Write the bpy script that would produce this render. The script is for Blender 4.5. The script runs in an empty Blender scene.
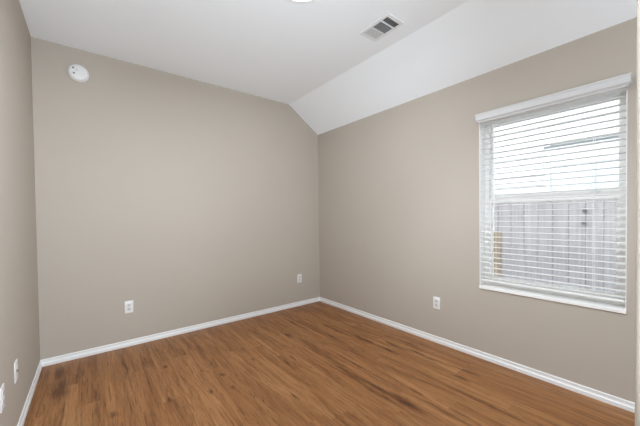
import bpy, bmesh, math, random
from mathutils import Vector, Matrix
random.seed(4)
S = bpy.context.scene
C = S.collection

# ------------------------------------------------------------------ camera
YAW, PITCH, ROLL = -0.6633, -0.0170, -0.0128
cd = bpy.data.cameras.new('camera')
cam = bpy.data.objects.new('camera', cd)
C.objects.link(cam)
fx, fy = math.sin(-YAW), math.cos(YAW)
F = Vector((fx*math.cos(PITCH), fy*math.cos(PITCH), math.sin(PITCH)))
R0 = Vector((fy, -fx, 0)); U0 = R0.cross(F)
R1 = R0*math.cos(ROLL) + U0*math.sin(ROLL)
U1 = -R0*math.sin(ROLL) + U0*math.cos(ROLL)
m = Matrix((R1, U1, -F)).transposed().to_4x4()
m.translation = (-2.6287, -3.3910, 1.2600)
cam.matrix_world = m
cd.sensor_width = 36.0
cd.lens = 294.2573/640*36
cd.shift_y = 8.4/640
cd.clip_start = 0.02
S.camera = cam

# ------------------------------------------------------------------ world, sun, lights, exposure
S.view_settings.view_transform = 'Standard'
S.view_settings.look = 'None'
S.view_settings.exposure = 0.04
S.view_settings.gamma = 1.0
S.view_settings.use_curve_mapping = False
S.cycles.use_denoising = True
S.cycles.max_bounces = 12
S.cycles.diffuse_bounces = 8
S.cycles.transparent_max_bounces = 16
S.cycles.sample_clamp_indirect = 6

w = bpy.data.worlds.new('sky'); S.world = w; w.use_nodes = True
nt = w.node_tree; nt.nodes.clear()
o = nt.nodes.new('ShaderNodeOutputWorld'); b = nt.nodes.new('ShaderNodeBackground')
b.inputs['Color'].default_value = (0.86, 0.93, 1.0, 1)
b.inputs['Strength'].default_value = 6.4
nt.links.new(b.outputs[0], o.inputs[0])

def light(name, kind, loc, energy, color=(1, 1, 1), rot=(0, 0, 0), **kw):
    d = bpy.data.lights.new(name, kind); d.energy = energy; d.color = color
    for k, v in kw.items(): setattr(d, k, v)
    ob = bpy.data.objects.new(name, d); C.objects.link(ob)
    ob.location = loc; ob.rotation_euler = rot
    return ob
light('sun', 'SUN', (0, 0, 6), 2.2, (1, .97, .92), (math.radians(-38), math.radians(-32), 0), angle=math.radians(2))
LX, LY = -1.535, -1.822          # ceiling lamp
light('ceiling_lamp_light', 'AREA', (LX, LY, 2.695), 24, (.94, 1.01, 1.08), (0, 0, 0), shape='DISK', size=.30)
# unseen fill light added behind the camera to even out the room
light('rear_fill', 'AREA', (-1.5, -5.35, 1.45), 18, (.89, 1.0, 1.10), (math.radians(95), 0, 0), shape='RECTANGLE', size=2.7, size_y=2.2)
# added fill spots and an upturned fill panel, out of view near the camera
def fill_spot(name, loc, to, energy, cone):
    f = light(name, 'SPOT', loc, energy, (.89, 1.0, 1.10), spot_size=math.radians(cone), spot_blend=1, shadow_soft_size=.25)
    f.rotation_euler = (Vector(to)-Vector(loc)).to_track_quat('-Z', 'Y').to_euler()
fill_spot('corner_fill', (-2.6, -3.75, 1.6), (.0, -.1, 1.7), 114, 66)
fill_spot('ceiling_fill', (-2.3, -3.9, 1.4), (-2.8, -.6, 2.77), 45, 70)
fill_spot('window_fill', (-2.3, -3.15, 2.2), (0, -2.6, .6), 118, 62)
fill_spot('side_fill', (-1.9, -3.9, 1.6), (-2.95, -1, .9), 170, 70)
light('bounce_fill', 'AREA', (-2.4, -3.8, 1.0), 51, (.89, 1.0, 1.10), (math.radians(152), 0, 0), shape='RECTANGLE', size=1, size_y=1)
# EXTRA

# ------------------------------------------------------------------ helpers
def tag(ob, label=None, cat=None, group=None, kind=None):
    for k, v in (('label', label), ('category', cat), ('group', group), ('kind', kind)):
        if v: ob[k] = v
    return ob
def empty(name, loc=(0, 0, 0), rz=0):
    ob = bpy.data.objects.new(name, None); ob.empty_display_size = .05; C.objects.link(ob)
    ob.location = loc; ob.rotation_euler = (0, 0, rz); return ob
def box(bm, x0, x1, y0, y1, z0, z1, bev=0, seg=2):
    r = bmesh.ops.create_cube(bm, size=1.0)
    vs = r['verts']
    for v in vs:
        v.co = Vector(((x0+x1)/2+v.co.x*(x1-x0), (y0+y1)/2+v.co.y*(y1-y0), (z0+z1)/2+v.co.z*(z1-z0)))
    if bev:
        es = list({e for v in vs for e in v.link_edges})
        bmesh.ops.bevel(bm, geom=es, offset=bev, segments=seg, profile=.5, affect='EDGES')
def prism(bm, pts, axis, a0, a1):
    """extrude a closed 2D outline along an axis; pts are in the other two axes in order"""
    def P(p, a):
        return {'x': (a, p[0], p[1]), 'y': (p[0], a, p[1]), 'z': (p[0], p[1], a)}[axis]
    A = [bm.verts.new(P(p, a0)) for p in pts]; B = [bm.verts.new(P(p, a1)) for p in pts]
    n = len(pts)
    for i in range(n): bm.faces.new((A[i], A[(i+1) % n], B[(i+1) % n], B[i]))
    bm.faces.new(A); bm.faces.new(B)
def lathe(bm, prof, n=48, axis='z', o=(0, 0, 0)):
    rings = []
    for r, h in prof:
        ring = []
        for i in range(n):
            a = 2*math.pi*i/n
            c = {'z': (r*math.cos(a), r*math.sin(a), h), 'y': (r*math.cos(a), h, r*math.sin(a)), 'x': (h, r*math.cos(a), r*math.sin(a))}[axis]
            ring.append(bm.verts.new(Vector(o)+Vector(c)))
        rings.append(ring)
    for a, b_ in zip(rings, rings[1:]):
        for i in range(n): bm.faces.new((a[i], a[(i+1) % n], b_[(i+1) % n], b_[i]))
    bm.faces.new(rings[0]); bm.faces.new(rings[-1])
def tube(bm, p, q, r, n=10):
    p, q = Vector(p), Vector(q); d = (q-p).normalized()
    u = d.orthogonal().normalized(); v = d.cross(u)
    A = [bm.verts.new(p+(u*math.cos(2*math.pi*i/n)+v*math.sin(2*math.pi*i/n))*r) for i in range(n)]
    B = [bm.verts.new(x.co+(q-p)) for x in A]
    for i in range(n): bm.faces.new((A[i], A[(i+1) % n], B[(i+1) % n], B[i]))
    bm.faces.new(A); bm.faces.new(B)
def build(name, bm, mat, parent=None, smooth=False, loc=None):
    bmesh.ops.recalc_face_normals(bm, faces=bm.faces)
    me = bpy.data.meshes.new(name); bm.to_mesh(me); bm.free()
    if mat: me.materials.append(mat)
    if smooth:
        for p in me.polygons: p.use_smooth = True
        me.set_sharp_from_angle(angle=math.radians(35))
    ob = bpy.data.objects.new(name, me); C.objects.link(ob)
    if loc: ob.location = loc
    if parent: ob.parent = parent
    return ob
def struct(name, bm, mat, parent=None):
    ob = build(name, bm, mat, parent)
    if not parent: ob['kind'] = 'structure'
    return ob
NB = bmesh.new

# ------------------------------------------------------------------ materials
def srgb(r, g, b_):
    f = lambda c: c/12.92 if c <= .04045 else ((c+.055)/1.055)**2.4
    return (f(r/255), f(g/255), f(b_/255), 1)
class N:
    def __init__(s, name):
        s.m = bpy.data.materials.new(name); s.m.use_nodes = True; s.t = s.m.node_tree
        s.p = s.t.nodes['Principled BSDF']; s.out = s.t.nodes['Material Output']
    def n(s, typ, ins=None, **kw):
        nd = s.t.nodes.new('ShaderNode'+typ)
        for k, v in kw.items(): setattr(nd, k, v)
        for k, v in (ins or {}).items(): s.set(nd.inputs[k], v)
        return nd
    def set(s, sock, v):
        if isinstance(v, bpy.types.NodeSocket): s.t.links.new(v, sock)
        else: sock.default_value = v
    def math(s, op, a, b_=0.0, c=0.0, clamp=False):
        nd = s.n('Math', operation=op, use_clamp=clamp)
        s.set(nd.inputs[0], a); s.set(nd.inputs[1], b_); s.set(nd.inputs[2], c); return nd.outputs[0]
    def mix(s, f, a, b_, mode='MIX'):
        nd = s.n('Mix', data_type='RGBA', blend_type=mode)
        s.set(nd.inputs[0], f); s.set(nd.inputs[6], a); s.set(nd.inputs[7], b_); return nd.outputs[2]
    def ramp(s, f, stops):
        nd = s.n('ValToRGB'); e = nd.color_ramp.elements
        while len(e) < len(stops): e.new(.5)
        for x, (p, c) in zip(e, stops): x.position = p; x.color = c
        s.set(nd.inputs[0], f); return nd.outputs[0]
    def bump(s, h, strength, dist=.001):
        nd = s.n('Bump', {'Height': h, 'Strength': strength, 'Distance': dist})
        s.set(s.p.inputs['Normal'], nd.outputs[0])
    def obj(s): return s.n('TexCoord').outputs['Object']
def painted(name, col, rough=.8, scale=220, bump=.35, var=.02, spec=.3):
    a = N(name); co = a.obj()
    big = a.n('TexNoise', {'Vector': co, 'Scale': 1.6, 'Detail': 3}).outputs[0]
    dark = tuple(c*(1-var) for c in col[:3])+(1,); lite = tuple(min(1, c*(1+var)) for c in col[:3])+(1,)
    a.set(a.p.inputs['Base Color'], a.mix(big, dark, lite))
    a.p.inputs['Roughness'].default_value = rough
    a.p.inputs['Specular IOR Level'].default_value = spec
    fine = a.n('TexNoise', {'Vector': co, 'Scale': scale, 'Detail': 2}).outputs[0]
    if bump: a.bump(fine, bump, .0015)
    return a.m
M = {}
M['wall'] = painted('beige_wall_paint', (.472, .423, .366, 1), .85, 160, .45)
M['ceiling'] = painted('white_ceiling_paint', (.91, .95, .985, 1), .9, 120, .3, .01)
M['trim'] = painted('white_trim_paint', (.82, .83, .83, 1), .35, 30, .04, .01, .5)
M['frame'] = painted('white_vinyl', (.88, .875, .86, 1), .35, 40, .03, .01, .5)
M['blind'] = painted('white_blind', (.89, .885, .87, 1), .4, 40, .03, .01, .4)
def translucent(m, f):
    t = m.node_tree; p = t.nodes['Principled BSDF']; o_ = t.nodes['Material Output']
    tl = t.nodes.new('ShaderNodeBsdfTranslucent'); tl.inputs['Color'].default_value = (.9, .9, .9, 1)
    mx = t.nodes.new('ShaderNodeMixShader'); mx.inputs[0].default_value = f
    t.links.new(p.outputs[0], mx.inputs[1]); t.links.new(tl.outputs[0], mx.inputs[2]); t.links.new(mx.outputs[0], o_.inputs[0])
translucent(M['blind'], .12)
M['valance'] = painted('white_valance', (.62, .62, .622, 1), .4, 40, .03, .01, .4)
M['cord'] = painted('white_cord', (.85, .85, .85, 1), .8, 300, .1)
M['plastic'] = painted('white_plastic', (.80, .80, .79, 1), .35, 60, .02, .01, .5)
M['insert'] = painted('off_white_plastic', (.66, .66, .65, 1), .35, 60, .02, .01, .5)
M['dark'] = painted('dark_slot', (.03, .03, .03, 1), .6, 60, .02)
M['grey'] = painted('grey_rubber', (.16, .16, .16, 1), .6, 60, .02)
M['metal'] = painted('brass_metal', (.20, .16, .11, 1), .35, 60, .02); 
M['vent'] = painted('white_enamelled_steel', (.80, .82, .84, 1), .4, 60, .02, .01, .5)
M['duct'] = painted('duct_interior', (.05, .045, .045, 1), .8, 60, .02)
M['siding'] = painted('white_siding_paint', (.42, .42, .415, 1), .7, 40, .1)
M['roof'] = painted('grey_shingles', (.16, .16, .17, 1), .9, 30, .6, .15)
M['shade'] = painted('pale_window_shade', (.42, .42, .42, 1), .8, 60, .1)
M['pane_reflection'] = painted('pane_painted_reflection', (.36, .385, .40, 1), .4, 3, 0, .12, .7)  # bluish sky reflection put into the opaque pane colour
M['bolt_and_shadow'] = painted('grey_bolt_and_shadow', (.11, .11, .115, 1), .5, 80, .1)  # fence bolts, and the dark shadow strip on the neighbour's window trim
M['soil'] = painted('gravel_soil', (.30, .28, .25, 1), .95, 60, 1, .3)

a = N('lamp_diffuser'); a.p.inputs['Base Color'].default_value = (.9, .9, .9, 1)
a.p.inputs['Emission Color'].default_value = (1, .98, .95, 1); a.p.inputs['Emission Strength'].default_value = 1.6
fz = a.n('TexNoise', {'Vector': a.obj(), 'Scale': 4}).outputs[0]
a.set(a.p.inputs['Roughness'], a.math('MULTIPLY_ADD', fz, .1, .4)); M['diffuser'] = a.m

a = N('clear_glass')
fr = a.n('Fresnel', {'IOR': 1.3}).outputs[0]
tr = a.n('BsdfTransparent', {'Color': (.97, .985, .98, 1)}); gl = a.n('BsdfGlossy', {'Roughness': .02})
mx = a.n('MixShader'); a.set(mx.inputs[0], fr); a.set(mx.inputs[1], tr.outputs[0]); a.set(mx.inputs[2], gl.outputs[0])
a.t.links.new(mx.outputs[0], a.out.inputs[0]); M['glass'] = a.m

def fence_mat(name, brown=0):
    a = N(name); co = a.obj(); sep = a.n('SeparateXYZ', {0: co})
    y, z = sep.outputs[1], sep.outputs[2]
    pid = a.math('FLOOR', a.math('DIVIDE', a.math('ADD', y, 10.03), .14))
    wn = a.n('TexWhiteNoise', noise_dimensions='1D'); a.set(wn.inputs['W'], pid)
    mp = a.n('Mapping', {'Vector': co, 'Scale': (20, 34, 1.6)})
    off = a.n('VectorMath', operation='ADD'); a.set(off.inputs[0], mp.outputs[0])
    cx = a.n('CombineXYZ', {'Z': a.math('MULTIPLY', wn.outputs[0], 30.0)}); a.set(off.inputs[1], cx.outputs[0])
    g = a.n('TexNoise', {'Vector': off.outputs[0], 'Scale': 1.0, 'Detail': 6, 'Roughness': .65}).outputs[0]
    c = a.ramp(g, [(.25, srgb(124, 119, 120)), (.5, srgb(154, 150, 153)), (.75, srgb(172, 169, 173))])
    if brown: c = a.ramp(g, [(.25, srgb(112, 94, 68)), (.6, srgb(156, 140, 112)), (.8, srgb(172, 162, 142))])
    c = a.mix(a.math('MULTIPLY', wn.outputs[0], .30), c, srgb(134, 129, 134))
    a.set(a.p.inputs['Base Color'], c); a.p.inputs['Roughness'].default_value = .9
    a.bump(g, .5, .003); return a.m
M['fence'] = fence_mat('weathered_grey_wood'); M['fence_brown'] = fence_mat('browner_wood', 1)

# wood floor: planks run along Y
def floor_mat():
    a = N('wood_plank_floor'); co = a.obj(); sep = a.n('SeparateXYZ', {0: co}); X, Y = sep.outputs[0], sep.outputs[1]
    PW, PL = .152, 1.22
    rowf = a.math('DIVIDE', a.math('ADD', X, 20.05), PW); row = a.math('FLOOR', rowf)
    w1 = a.n('TexWhiteNoise', noise_dimensions='1D'); a.set(w1.inputs['W'], row)
    colf = a.math('DIVIDE', a.math('ADD', Y, a.math('MULTIPLY_ADD', w1.outputs[0], PL, 30)), PL); col = a.math('FLOOR', colf)
    cid = a.n('CombineXYZ', {'X': row, 'Y': col})
    w2 = a.n('TexWhiteNoise', noise_dimensions='2D'); a.set(w2.inputs['Vector'], cid.outputs[0]); rnd = w2.outputs[0]
    # distance to the seams
    def seam(f, size, wd):
        fr = a.math('FRACT', f); d = a.math('MULTIPLY', a.math('MINIMUM', fr, a.math('SUBTRACT', 1.0, fr)), size)
        return a.math('SUBTRACT', 1.0, a.math('DIVIDE', d, wd), clamp=True)
    sm = a.math('MAXIMUM', seam(rowf, PW, .0022), seam(colf, PL, .0022))
    offs = a.n('CombineXYZ', {'X': a.math('MULTIPLY', rnd, 37.0), 'Y': a.math('MULTIPLY', rnd, 11.0), 'Z': a.math('MULTIPLY', rnd, 5.0)}).outputs[0]
    def noise(sx, sy, det=4, rough=.55, dist=0.0):
        mp = a.n('Mapping', {'Vector': co, 'Scale': (sx, sy, 1)})
        ad = a.n('VectorMath', operation='ADD'); a.set(ad.inputs[0], mp.outputs[0]); a.set(ad.inputs[1], offs)
        return a.n('TexNoise', {'Vector': ad.outputs[0], 'Scale': 1.0, 'Detail': det, 'Roughness': rough, 'Distortion': dist}).outputs[0]
    broad = noise(13, 1.0, 4, .55, .8)
    grain = noise(80, 3.2, 6, .75, 1.0)
    fine = noise(260, 7, 3, .6)
    streak = noise(42, 1.5, 6, .75, 1.6)
    base = a.ramp(broad, [(.22, FL[0]), (.5, FL[1]), (.78, FL[2])])
    base = a.mix(a.math('MULTIPLY', rnd, .28), base, FL[3])
    gr = a.ramp(grain, [(.36, (.36, .29, .24, 1)), (.50, (.96, .96, .96, 1)), (.72, (1.08, 1.08, 1.08, 1))])
    base = a.mix(.75, base, gr, 'MULTIPLY')
    fi = a.ramp(fine, [(.3, (.82, .80, .78, 1)), (.7, (1.06, 1.06, 1.06, 1))])
    base = a.mix(.7, base, fi, 'MULTIPLY')
    st = a.ramp(streak, [(.575, (0, 0, 0, 1)), (.64, (1, 1, 1, 1))])
    base = a.mix(a.math('MULTIPLY', st, .72), base, FL[4])
    crack = noise(30, 1.1, 4, .62, 1.2)
    ln = a.math('SUBTRACT', 1.0, a.math('DIVIDE', a.math('ABSOLUTE', a.math('SUBTRACT', crack, .5)), .016), clamp=True)
    msk = noise(5, .8, 2, .5)
    msk = a.math('MULTIPLY', a.math('SUBTRACT', msk, .47), 7.0, clamp=True)
    base = a.mix(a.math('MULTIPLY', a.math('MULTIPLY', ln, msk), .7), base, FL[5])
    # individual knots and dark heartwood streaks: (x, y, half width, half length, strength)
    wob = a.n('TexNoise', {'Vector': a.n('Mapping', {'Vector': co, 'Scale': (30, 7, 1)}).outputs[0], 'Scale': 1.0, 'Detail': 4}).outputs[0]
    wob = a.math('SUBTRACT', wob, .5)
    tot = None; knots = None
    marks = [(-2.163, -.677, .014, .030, .9), (-2.224, -1.185, .015, .035, 1.), (-1.979, -1.279, .015, .035, 1.), (-1.837, -1.101, .014, .03, .9),
             (-1.842, -.878, .012, .03, .8), (-2.01, -.751, .012, .03, .7), (-2.543, -1.131, .022, .04, .9), (-1.253, -1.221, .014, .06, 1.),
             (-1.549, -1.693, .016, .06, 1.), (-1.836, -1.324, .012, .03, .8), (-1.536, -1.02, .012, .03, .7), (-1.025, -.771, .016, .07, .9),
             (-1.334, -1.253, .014, .05, .7), (-.80, -.50, .020, .09, .8), (-2.42, -.40, .014, .28, .8), (-2.84, -.24, .045, .15, 1.),
             (-2.83, -.55, .050, .20, 1.), (-2.72, -.32, .03, .22, .7), (-2.62, -.35, .02, .25, .6), (-1.015, -2.20, .032, .15, 1.2), (-1.05, -1.74, .024, .17, 1.1), (-1.035, -1.97, .020, .25, 1.),
             (-1.08, -2.10, .014, .25, .7), (-.503, -1.35, .024, .16, 1.), (-.500, -1.65, .022, .16, 1.), (-.37, -1.65, .022, .16, 1.), (-.34, -1.95, .020, .20, .9),
             (-.31, -2.25, .016, .14, .9), (-.445, -2.30, .018, .07, 1.1), (-.556, -.93, .022, .16, .9), (-.70, -1.15, .012, .2, .6), (-.62, -2.6, .014, .30, .8),
             (-.90, -2.45, .012, .25, .7), (-1.9, -.35, .02, .20, .5), (-1.45, -2.1, .014, .2, .7), (-2.62, -.9, .018, .3, .6), (-2.30, -.55, .012, .25, .6), (-1.25, -.55, .014, .2, .6)]
    for (mx_, my, wx, wy, s) in marks:
        dx = a.math('DIVIDE', a.math('ADD', a.math('SUBTRACT', X, mx_), a.math('MULTIPLY', wob, .08)), wx)
        dy = a.math('DIVIDE', a.math('SUBTRACT', Y, my), wy)
        d = a.math('SQRT', a.math('ADD', a.math('MULTIPLY', dx, dx), a.math('MULTIPLY', dy, dy)))
        v = a.math('MULTIPLY', a.math('SUBTRACT', 1.35, d, clamp=True), s)
        if wy < .08: knots = v if knots is None else a.math('MAXIMUM', knots, v)
        else: tot = v if tot is None else a.math('MAXIMUM', tot, v)
    gm = a.math('MULTIPLY', tot, a.math('MULTIPLY_ADD', grain, -6.0, 4.0, clamp=True))
    gm = a.math('MAXIMUM', gm, a.math('MULTIPLY', knots, a.math('MULTIPLY_ADD', fine, -1.2, 1.5, clamp=True)))
    base = a.mix(a.math('MULTIPLY', gm, .78, clamp=True), base, srgb(74, 42, 24))
    base = a.mix(a.math('MULTIPLY', sm, .12), base, FL[5])
    base = a.mix(1.0, base, (1.0, .925, .79, 1), 'MULTIPLY')
    a.set(a.p.inputs['Base Color'], base)
    a.set(a.p.inputs['Roughness'], a.math('MULTIPLY_ADD', grain, .15, .36))
    a.p.inputs['Specular IOR Level'].default_value = .28
    a.bump(a.math('SUBTRACT', a.math('MULTIPLY', fine, .4), sm), .25, .0008)
    return a.m
FL = [srgb(124, 84, 54), srgb(160, 116, 78), srgb(186, 142, 102), srgb(142, 96, 60), srgb(96, 58, 34), srgb(58, 33, 20)]
M['floor'] = floor_mat()

# ------------------------------------------------------------------ room shell
W, H, XS, ZS = 2.9827, 2.7735, -.4865, 2.44
YB = -5.4                      # end of the hall behind the camera
NX = -1.70; NX1 = -1.38; NY0, NY1 = -3.4335, -3.3085   # short wall pier beside the camera
FZ = .025                      # floor finish level
OY0, OY1, OZ0, OZ1 = -3.124, -2.247, .652, 2.08   # window opening
T = .17
bm = NB(); box(bm, -W-.15, T, YB-.15, .15, -.15, FZ); struct('floor', bm, M['floor'])
bm = NB()
prism(bm, [(-W-.15, H), (XS-.02, H), (XS, H-.002), (XS+.02, H-.014), (T, ZS-.1165), (T, 3.0), (-W-.15, 3.0)], 'y', YB-.15, .15)
struct('ceiling', bm, M['ceiling'])
bm = NB(); box(bm, -W-.15, T, 0, .15, 0, 3.0); struct('wall_back', bm, M['wall'])
bm = NB(); box(bm, -W-.15, -W, YB, 0, 0, 3.0); struct('wall_left', bm, M['wall'])
bm = NB()
box(bm, 0, T, OY1, 0, 0, 2.9); box(bm, 0, T, YB, OY0, 0, 2.9)
box(bm, 0, T, OY0, OY1, 0, OZ0-.026); box(bm, 0, T, OY0, OY1, OZ1, 2.9)
bmesh.ops.remove_doubles(bm, verts=bm.verts, dist=1e-5); struct('wall_right', bm, M['wall'])
bm = NB()
n = 6; rr = .02; pts = []
for (cx_, cy_, a0) in ((NX+rr, NY1-rr, 90), (NX+rr, NY0+rr, 180)):
    for i in range(n+1):
        t = math.radians(a0+90*i/n); pts.append((cx_+rr*math.cos(t), cy_+rr*math.sin(t)))
pts += [(NX1, NY0), (NX1, NY1)]
prism(bm, pts, 'z', 0, 2.9)
ob = struct('wall_front', bm, M['wall'])
for p in ob.data.polygons: p.use_smooth = True
ob.data.set_sharp_from_angle(angle=math.radians(35))
bm = NB(); box(bm, -W, T, YB-.15, YB, 0, 2.9); struct('wall_behind_camera', bm, M['wall'])

# baseboards
BH = .083
def base_prof():
    z = lambda v: FZ+(BH-FZ)*v/.083
    return [(0, FZ), (.013, FZ), (.013, z(.034)), (.0105, z(.040)), (.0085, z(.043)), (.0072, z(.050)), (.0066, z(.064)), (.0078, z(.070)), (.0078, z(.076)), (.005, BH), (0, BH)]
bm = NB(); prism(bm, [(-a, z) for a, z in base_prof()], 'x', -W, 0); struct('baseboard_back', bm, M['trim'])
bm = NB(); prism(bm, [(-a, z) for a, z in base_prof()], 'y', YB, 0); struct('baseboard_right', bm, M['trim'])
bm = NB(); prism(bm, [(-W+a, z) for a, z in base_prof()], 'y', YB, 0); struct('baseboard_left', bm, M['trim'])
bm = NB(); prism(bm, [(NY1+a, z) for a, z in base_prof()], 'x', NX+.02, NX1); struct('baseboard_front', bm, M['trim'])

# ------------------------------------------------------------------ window
win = empty('window_1', (.1, (OY0+OY1)/2, OZ0)); win['kind'] = 'structure'
wl = (.1, (OY0+OY1)/2, OZ0)
def wpart(name, bm, mat, parent=win):
    ob = build(name, bm, mat)
    ob.data.transform(Matrix.Translation(-Vector(wl))); ob.parent = parent; return ob
RV = .004
bm = NB()      # painted returns round the opening
box(bm, -.001, T-.005, OY1-RV, OY1+.0, OZ0, OZ1); box(bm, -.001, T-.005, OY0, OY0+RV, OZ0, OZ1); box(bm, -.001, T-.005, OY0, OY1, OZ1-RV, OZ1)
wpart('window_return', bm, M['frame'])
bm = NB(); box(bm, -.012, .10, OY0-.001, OY1+.001, OZ0-.026, OZ0, .003); wpart('window_sill', bm, M['frame'])
FY0, FY1 = OY0+RV, OY1-RV
FX0, FX1 = .09, .165; FW = .036
bm = NB()
box(bm, FX0, FX1, FY0, FY0+FW, OZ0, OZ1-RV, .002); box(bm, FX0, FX1, FY1-FW, FY1, OZ0, OZ1-RV, .002)
box(bm, FX0+.001, FX1-.001, FY0+FW-.003, FY1-FW+.003, OZ0, OZ0+.04, .002); box(bm, FX0+.001, FX1-.001, FY0+FW-.003, FY1-FW+.003, OZ1-RV-.04, OZ1-RV, .002)
wpart('window_frame', bm, M['frame'])
def sash(name, x0, x1, z0, z1, st, rb, rt):
    bm = NB(); y0, y1 = FY0+FW-.003, FY1-FW+.003
    box(bm, x0, x1, y0, y0+st, z0, z1, .002); box(bm, x0, x1, y1-st, y1, z0, z1, .002)
    box(bm, x0+.0006, x1-.0006, y0+st-.002, y1-st+.002, z0, z0+rb, .002); box(bm, x0+.0006, x1-.0006, y0+st-.002, y1-st+.002, z1-rt, z1, .002)
    s = wpart(name, bm, M['frame'])
    bm = NB(); xc = (x0+x1)/2; box(bm, xc-.002, xc+.002, y0+st-.004, y1-st+.004, z0+rb-.004, z1-rt+.004)
    g = wpart('window_pane', bm, M['glass'], s); return s
sash('upper_sash', .136, .160, 1.372, OZ1-RV-.036, .014, .055, .03)
ls = sash('lower_sash', .102, .128, OZ0+.036, 1.405, .020, .035, .055)
bm = NB(); box(bm, .090, .106, -2.99, -2.935, 1.402, 1.416, .004); box(bm, .092, .100, -2.972, -2.952, 1.412, 1.424, .002)
wpart('sash_lock', bm, M['plastic'], ls)

# ------------------------------------------------------------------ blind
BX, BLZ = .034, OZ0
bl = tag(empty('window_blind', (BX, (OY0+OY1)/2, OZ1)), 'white horizontal slat blind with moulded valance covering the window', 'blind')
def bpart(name, bm, mat, smooth=False):
    ob = build(name, bm, mat, None, smooth); ob.data.transform(Matrix.Translation(-Vector(bl.location))); ob.parent = bl; return ob
SY0, SY1 = FY0+.004, FY1-.004
bm = NB()
P, n_s = .0445, 0
zs_ = [1.943-.0437*k for k in range(-1, 28)]+[.724]
for z in zs_:
    n_s += 1
    # gently crowned slat
    k = 5; w2 = .022; th = .0013
    top = []; bot = []
    for i in range(k+1):
        u = -1+2*i/k; xx = BX+u*w2; zz = z+.0022*(1-u*u)+u*-.0006
        top.append((xx, zz+th)); bot.append((xx, zz-th))
    prism(bm, top+bot[::-1], 'y', SY0, SY1)
bpart('slat_stack', bm, M['blind'])
bm = NB(); box(bm, BX-.026, BX+.026, SY0, SY1, .690, .707, .004); bpart('bottom_rail', bm, M['blind'])
bm = NB(); box(bm, BX-.020, BX+.026, SY0, SY1, 2.022, 2.062, .003); bpart('headrail', bm, M['blind'])
for y in (-2.352, -2.660, -2.968):
    if y == -2.660: continue
    bm = NB()
    for x in (BX-.028, BX+.028): tube(bm, (x, y, .69), (x, y, 2.0), .0010, 6)
    bpart('ladder_cord', bm, M['cord'])
bm = NB(); tube(bm, (BX-.037, -2.362, 1.13), (BX-.037, -2.362, 1.985), .0045, 8); tube(bm, (BX-.037, -2.362, 1.125), (BX-.037, -2.362, 1.16), .006, 8)
bpart('tilt_wand', bm, M['cord'])
# valance: crown profile (x outwards from wall is negative), with mitred returns
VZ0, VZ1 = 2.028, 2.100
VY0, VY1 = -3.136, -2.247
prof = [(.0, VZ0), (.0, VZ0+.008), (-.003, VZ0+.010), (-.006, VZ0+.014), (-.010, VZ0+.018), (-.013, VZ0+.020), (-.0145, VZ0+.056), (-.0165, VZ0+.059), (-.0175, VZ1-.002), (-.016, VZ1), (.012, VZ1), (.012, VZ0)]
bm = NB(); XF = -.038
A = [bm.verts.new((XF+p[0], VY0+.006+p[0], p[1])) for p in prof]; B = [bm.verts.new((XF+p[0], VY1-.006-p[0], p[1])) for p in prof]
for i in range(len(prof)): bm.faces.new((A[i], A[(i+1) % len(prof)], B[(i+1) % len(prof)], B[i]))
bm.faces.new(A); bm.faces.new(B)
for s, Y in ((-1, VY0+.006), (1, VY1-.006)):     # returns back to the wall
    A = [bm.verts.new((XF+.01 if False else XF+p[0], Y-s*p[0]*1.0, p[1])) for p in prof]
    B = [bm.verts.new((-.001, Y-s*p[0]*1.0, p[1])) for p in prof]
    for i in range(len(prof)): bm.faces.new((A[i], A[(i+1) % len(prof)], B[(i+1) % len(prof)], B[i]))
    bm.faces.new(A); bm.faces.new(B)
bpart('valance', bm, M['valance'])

# ------------------------------------------------------------------ wall plates
def plate_base(name, label, cat, loc, rz, w=.072, h=.117, group=None):
    """built facing +Y-local = out of wall along local -Y; rz turns it"""
    t = tag(empty(name, loc, rz), label, cat, group)
    bm = NB(); box(bm, -w/2, w/2, -.006, 0, -h/2, h/2, .003, 3); build('cover_plate', bm, M['plastic'], t, True)
    return t
def outlet(label, loc, rz):
    t = plate_base('wall_outlet', label, 'outlet', loc, rz, group=None)
    for s in (1, -1):
        bm = NB(); zc = s*.0195
        pts = []
        for i in range(24):
            an = 2*math.pi*i/24; pts.append((max(-.0165, min(.0165, .0205*math.cos(an))), zc+.0145*math.sin(an)))
        prism(bm, pts, 'y', -.0085, -.004)
        r = build('receptacle', bm, M['insert'], t)
        bm = NB()
        box(bm, -.0075, -.0050, -.0091, -.008, zc-.001, zc+.0075); box(bm, .0048, .0073, -.0091, -.008, zc, zc+.007)
        tube(bm, (0, -.008, zc-.0075), (0, -.0091, zc-.0075), .0026, 10)
        build('slot', bm, M['dark'], r)
    bm = NB(); tube(bm, (0, -.005, 0), (0, -.0075, 0), .003, 12); build('screw', bm, M['insert'], t)
    return t
outlet('white duplex outlet low on the back wall beneath the smoke detector', (-2.348, 0, .405), 0)
outlet('white duplex outlet low on the back wall near the far corner', (-.355, 0, .404), 0)
outlet('white duplex outlet low on the wall with the window', (0, -1.847, .408), math.radians(-90))
outlet('white duplex outlet low on the left wall, cut by the picture edge', (-W, -1.335, .405), math.radians(90))
t = plate_base('coax_wall_plate', 'white wall plate with small dark coax jack on the left wall', 'wall plate', (-W, -1.0, .399), math.radians(90))
bm = NB(); tube(bm, (0, -.005, 0), (0, -.009, 0), .0075, 6); tube(bm, (0, -.008, 0), (0, -.0135, 0), .0055, 12)
build('coax_jack', bm, M['metal'], t)
for zz in (.042, -.042):
    bm = NB(); tube(bm, (0, -.005, zz), (0, -.0073, zz), .003, 12); build('screw', bm, M['insert'], t)

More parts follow.
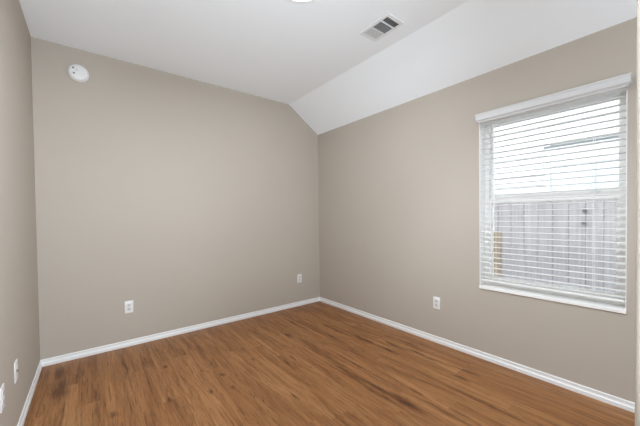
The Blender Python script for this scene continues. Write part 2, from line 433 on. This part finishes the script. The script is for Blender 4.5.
# ------------------------------------------------------------------ smoke detector
sd = tag(empty('smoke_detector', (-2.683, 0, 2.556)), 'round white smoke detector high on the back wall', 'smoke detector')
bm = NB(); lathe(bm, [(.073, 0), (.075, -.004), (.075, -.010), (.071, -.013)], 48, 'y'); build('mounting_base', bm, M['plastic'], sd, True)
bm = NB(); lathe(bm, [(.069, -.012), (.071, -.018), (.070, -.026), (.064, -.034), (.052, -.0385), (.030, -.040), (.012, -.0405)], 48, 'y')
build('housing', bm, M['plastic'], sd, True)
for dx, dz in ((-.034, .029), (-.030, -.016)):
    bm = NB(); tube(bm, (dx, -.034, dz), (dx, -.0405, dz), .0075, 14); build('sounder_port', bm, M['grey'], sd)
bm = NB(); tube(bm, (-.010, -.039, .016), (-.010, -.0415, .016), .010, 20); build('test_button', bm, M['insert'], sd)
bm = NB()
for k in range(5):
    r_ = .028+.006*k
    for i in range(10):
        an = math.radians(-70+14*i)
        x_, z_ = r_*math.cos(an), r_*math.sin(an)
        box(bm, x_-.0022, x_+.0022, -.0400+.00035*k*k*.3, -.0365, z_-.0008, z_+.0008)
build('speaker_grille', bm, M['insert'], sd)

# ------------------------------------------------------------------ ceiling register
vt = tag(empty('ceiling_vent', (-.744, -1.817, H)), 'white air supply vent with dark louvres on the ceiling near the slope', 'vent')
vx0, vx1, vy0, vy1 = -.097, .097, -.152, .154
bm = NB(); ix0, ix1 = -.072, .072
banks = [(-.120, -.068), (-.054, .030), (.042, .126)]     # local y ranges
def fr(bm, x0, x1, y0, y1): box(bm, x0, x1, y0, y1, -.007, 0, .002)
fr(bm, vx0, ix0, vy0, vy1); fr(bm, ix1, vx1, vy0, vy1); fr(bm, ix0, ix1, vy0, banks[0][0]); fr(bm, ix0, ix1, banks[2][1], vy1)
fr(bm, ix0, ix1, banks[0][1], banks[1][0]); fr(bm, ix0, ix1, banks[1][1], banks[2][0])
build('vent_frame', bm, M['vent'], vt)
bm = NB(); box(bm, ix0, ix1, banks[0][0], banks[2][1], -.0012, -.0004); build('duct_opening', bm, M['duct'], vt)
def blades(y0, y1, along, step, tilt, wd):
    bm = NB()
    lo, hi = (y0, y1) if along == 'x' else (ix0, ix1)
    n_ = int(round((hi-lo)/step))
    for i in range(n_):
        c = lo+(i+.5)*(hi-lo)/n_
        dz = wd/2*math.sin(tilt); dc = wd/2*math.cos(tilt); zc = -.0062
        q_ = [(c-dc, zc-dz-.0003), (c+dc, zc+dz-.0003), (c+dc, zc+dz+.0003), (c-dc, zc-dz+.0003)]
        if along == 'x': prism(bm, q_, 'x', ix0, ix1)
        else: prism(bm, q_, 'y', y0, y1)
    return bm
bm2 = blades(banks[0][0], banks[0][1], 'x', .0130, math.radians(90), .0022)
for i in range(1, 7):
    c = ix0+i*(ix1-ix0)/7; box(bm2, c-.0009, c+.0009, banks[0][0], banks[0][1], -.0066, -.005)
build('louvre_bank', bm2, M['vent'], vt)
build('louvre_bank', blades(banks[1][0], banks[1][1], 'y', .0100, math.radians(65), .0062), M['vent'], vt)
build('louvre_bank', blades(banks[2][0], banks[2][1], 'x', .0112, math.radians(8), .0106), M['vent'], vt)

# ------------------------------------------------------------------ ceiling lamp
cl = tag(empty('ceiling_light', (LX, LY, H)), 'round white flush ceiling light, lit, at the top edge of the picture', 'ceiling light')
bm = NB(); lathe(bm, [(.150, 0), (.165, -.002), (.165, -.018), (.158, -.022), (.152, -.022), (.150, -.018)], 64); build('trim_ring', bm, M['plastic'], cl, True)
bm = NB(); lathe(bm, [(.151, -.012), (.151, -.020), (.142, -.034), (.120, -.046), (.085, -.055), (.04, -.060), (.01, -.061)], 64); build('diffuser', bm, M['diffuser'], cl, True)

# ------------------------------------------------------------------ outside
bm = NB(); box(bm, T, 9, -9, 5, -.55, -.45); g = struct('ground', bm, M['soil'])
fe = tag(empty('wooden_fence', (1.5, -2.5, -.45)), 'weathered grey wooden plank fence outside, seen through the blind', 'fence')
def fpart(name, bm, mat):
    ob = build(name, bm, mat); return ob
bm = NB(); y = -6.0-.03
bm_b = NB()
while y < 2.5:
    dz = random.uniform(-.006, .006); dx = random.uniform(-.002, .002)
    tgt = bm
    box(tgt, 1.5+dx, 1.518+dx, y+.0015, y+.1385, -.45, 1.45+dz, .002, 1)
    y += .14
f1 = build('plank_panel', bm, M['fence'])
bm = NB()
for z_ in (-.2, .45, 1.2): box(bm, 1.522, 1.56, -6.03, 2.5, z_, z_+.09)
f2 = build('rail', bm, M['fence'])
box(bm_b, 1.488, 1.499, -1.86, -1.775, -.45, 1.02, .002, 1); f3 = build('batten', bm_b, M['fence_brown'])
f3['label'] = 'brown unweathered wood batten'
fl = [f1, f2, f3]
for (yy, zz) in ((-2.664, 1.281), (-2.656, 1.154)):
    bm = NB(); tube(bm, (1.486, yy, zz), (1.503, yy, zz), .019, 18); f = build('bolt_head', bm, M['bolt_and_shadow'], None, True); fl.append(f)
bm = NB()
tube(bm, (1.484, -1.798, .667), (1.49, -1.798, .667), .016, 14); f = build('knot', bm, M['metal'], None, True); fl.append(f)
for f in fl:
    f.parent = fe; f.matrix_parent_inverse = Matrix.Translation(-Vector(fe.location))

# neighbouring house
HX = 3.6
nh = tag(empty('neighbouring_house', (HX, -2.5, -.45)), 'sunlit white house wall with a window, behind the wooden fence', 'house')
def hpart(name, bm, mat, parent=None):
    ob = build(name, bm, mat); ob.parent = parent or nh
    if not parent: ob.matrix_parent_inverse = Matrix.Translation(-Vector(nh.location))
    return ob
bm = NB(); z = -.45
wy0, wy1, wz0, wz1 = -2.95, -1.84, .95, 2.33
while z < 4.6:       # lapped boards, cut round the window
    zt = z+.17
    def board(ya, yb): prism(bm, [(HX+.0, z), (HX+.012, z), (HX+.02, zt), (HX+.012, zt)] and [(HX, z), (HX+.2, z), (HX+.2, zt), (HX+.012, zt)], 'y', ya, yb)
    if zt > wz0 and z < wz1: board(-8, wy0); board(wy1, 4)
    else: board(-8, 4)
    z = zt
hpart('siding_wall', bm, M['siding'])
bm = NB(); e = .06
box(bm, HX-.02, HX+.06, wy1-.01, wy1+e, wz0-.05, wz1, .004); box(bm, HX-.02, HX+.06, wy0-e, wy0+.01, wz0-.05, wz1, .004)
box(bm, HX-.02, HX+.06, wy0-e, wy1+e, wz1, wz1+.05, .004); box(bm, HX-.03, HX+.06, wy0-e, wy1+e, wz0-.08, wz0, .004)
box(bm, HX-.018, HX+.03, wy0, wy1, 1.60, 1.64, .004); box(bm, HX-.018, HX+.03, -2.415, -2.385, wz0, 2.10, .003)
wf = hpart('window_trim', bm, M['siding'])
bm = NB(); box(bm, HX-.030, HX+.0, wy0-e-.02, wy1+e+.02, wz1+.05, wz1+.078, .002); hpart('drip_cap_shadow', bm, M['bolt_and_shadow'])  # dark grey strip stands in for the shadow line at the trim
bm = NB(); box(bm, HX-.006, HX+.005, wy0, wy1, wz0, wz1); hpart('window_pane', bm, M['pane_reflection'])
bm = NB(); box(bm, HX-.012, HX-.007, wy0+.01, wy1-.01, 2.06, wz1); hpart('window_shade', bm, M['shade'])
bm = NB(); prism(bm, [(HX-.35, 4.45), (HX-.35, 4.6), (HX+2.5, 5.9), (HX+2.5, 5.75)], 'y', -8.2, 4.2); hpart('roof', bm, M['roof'])
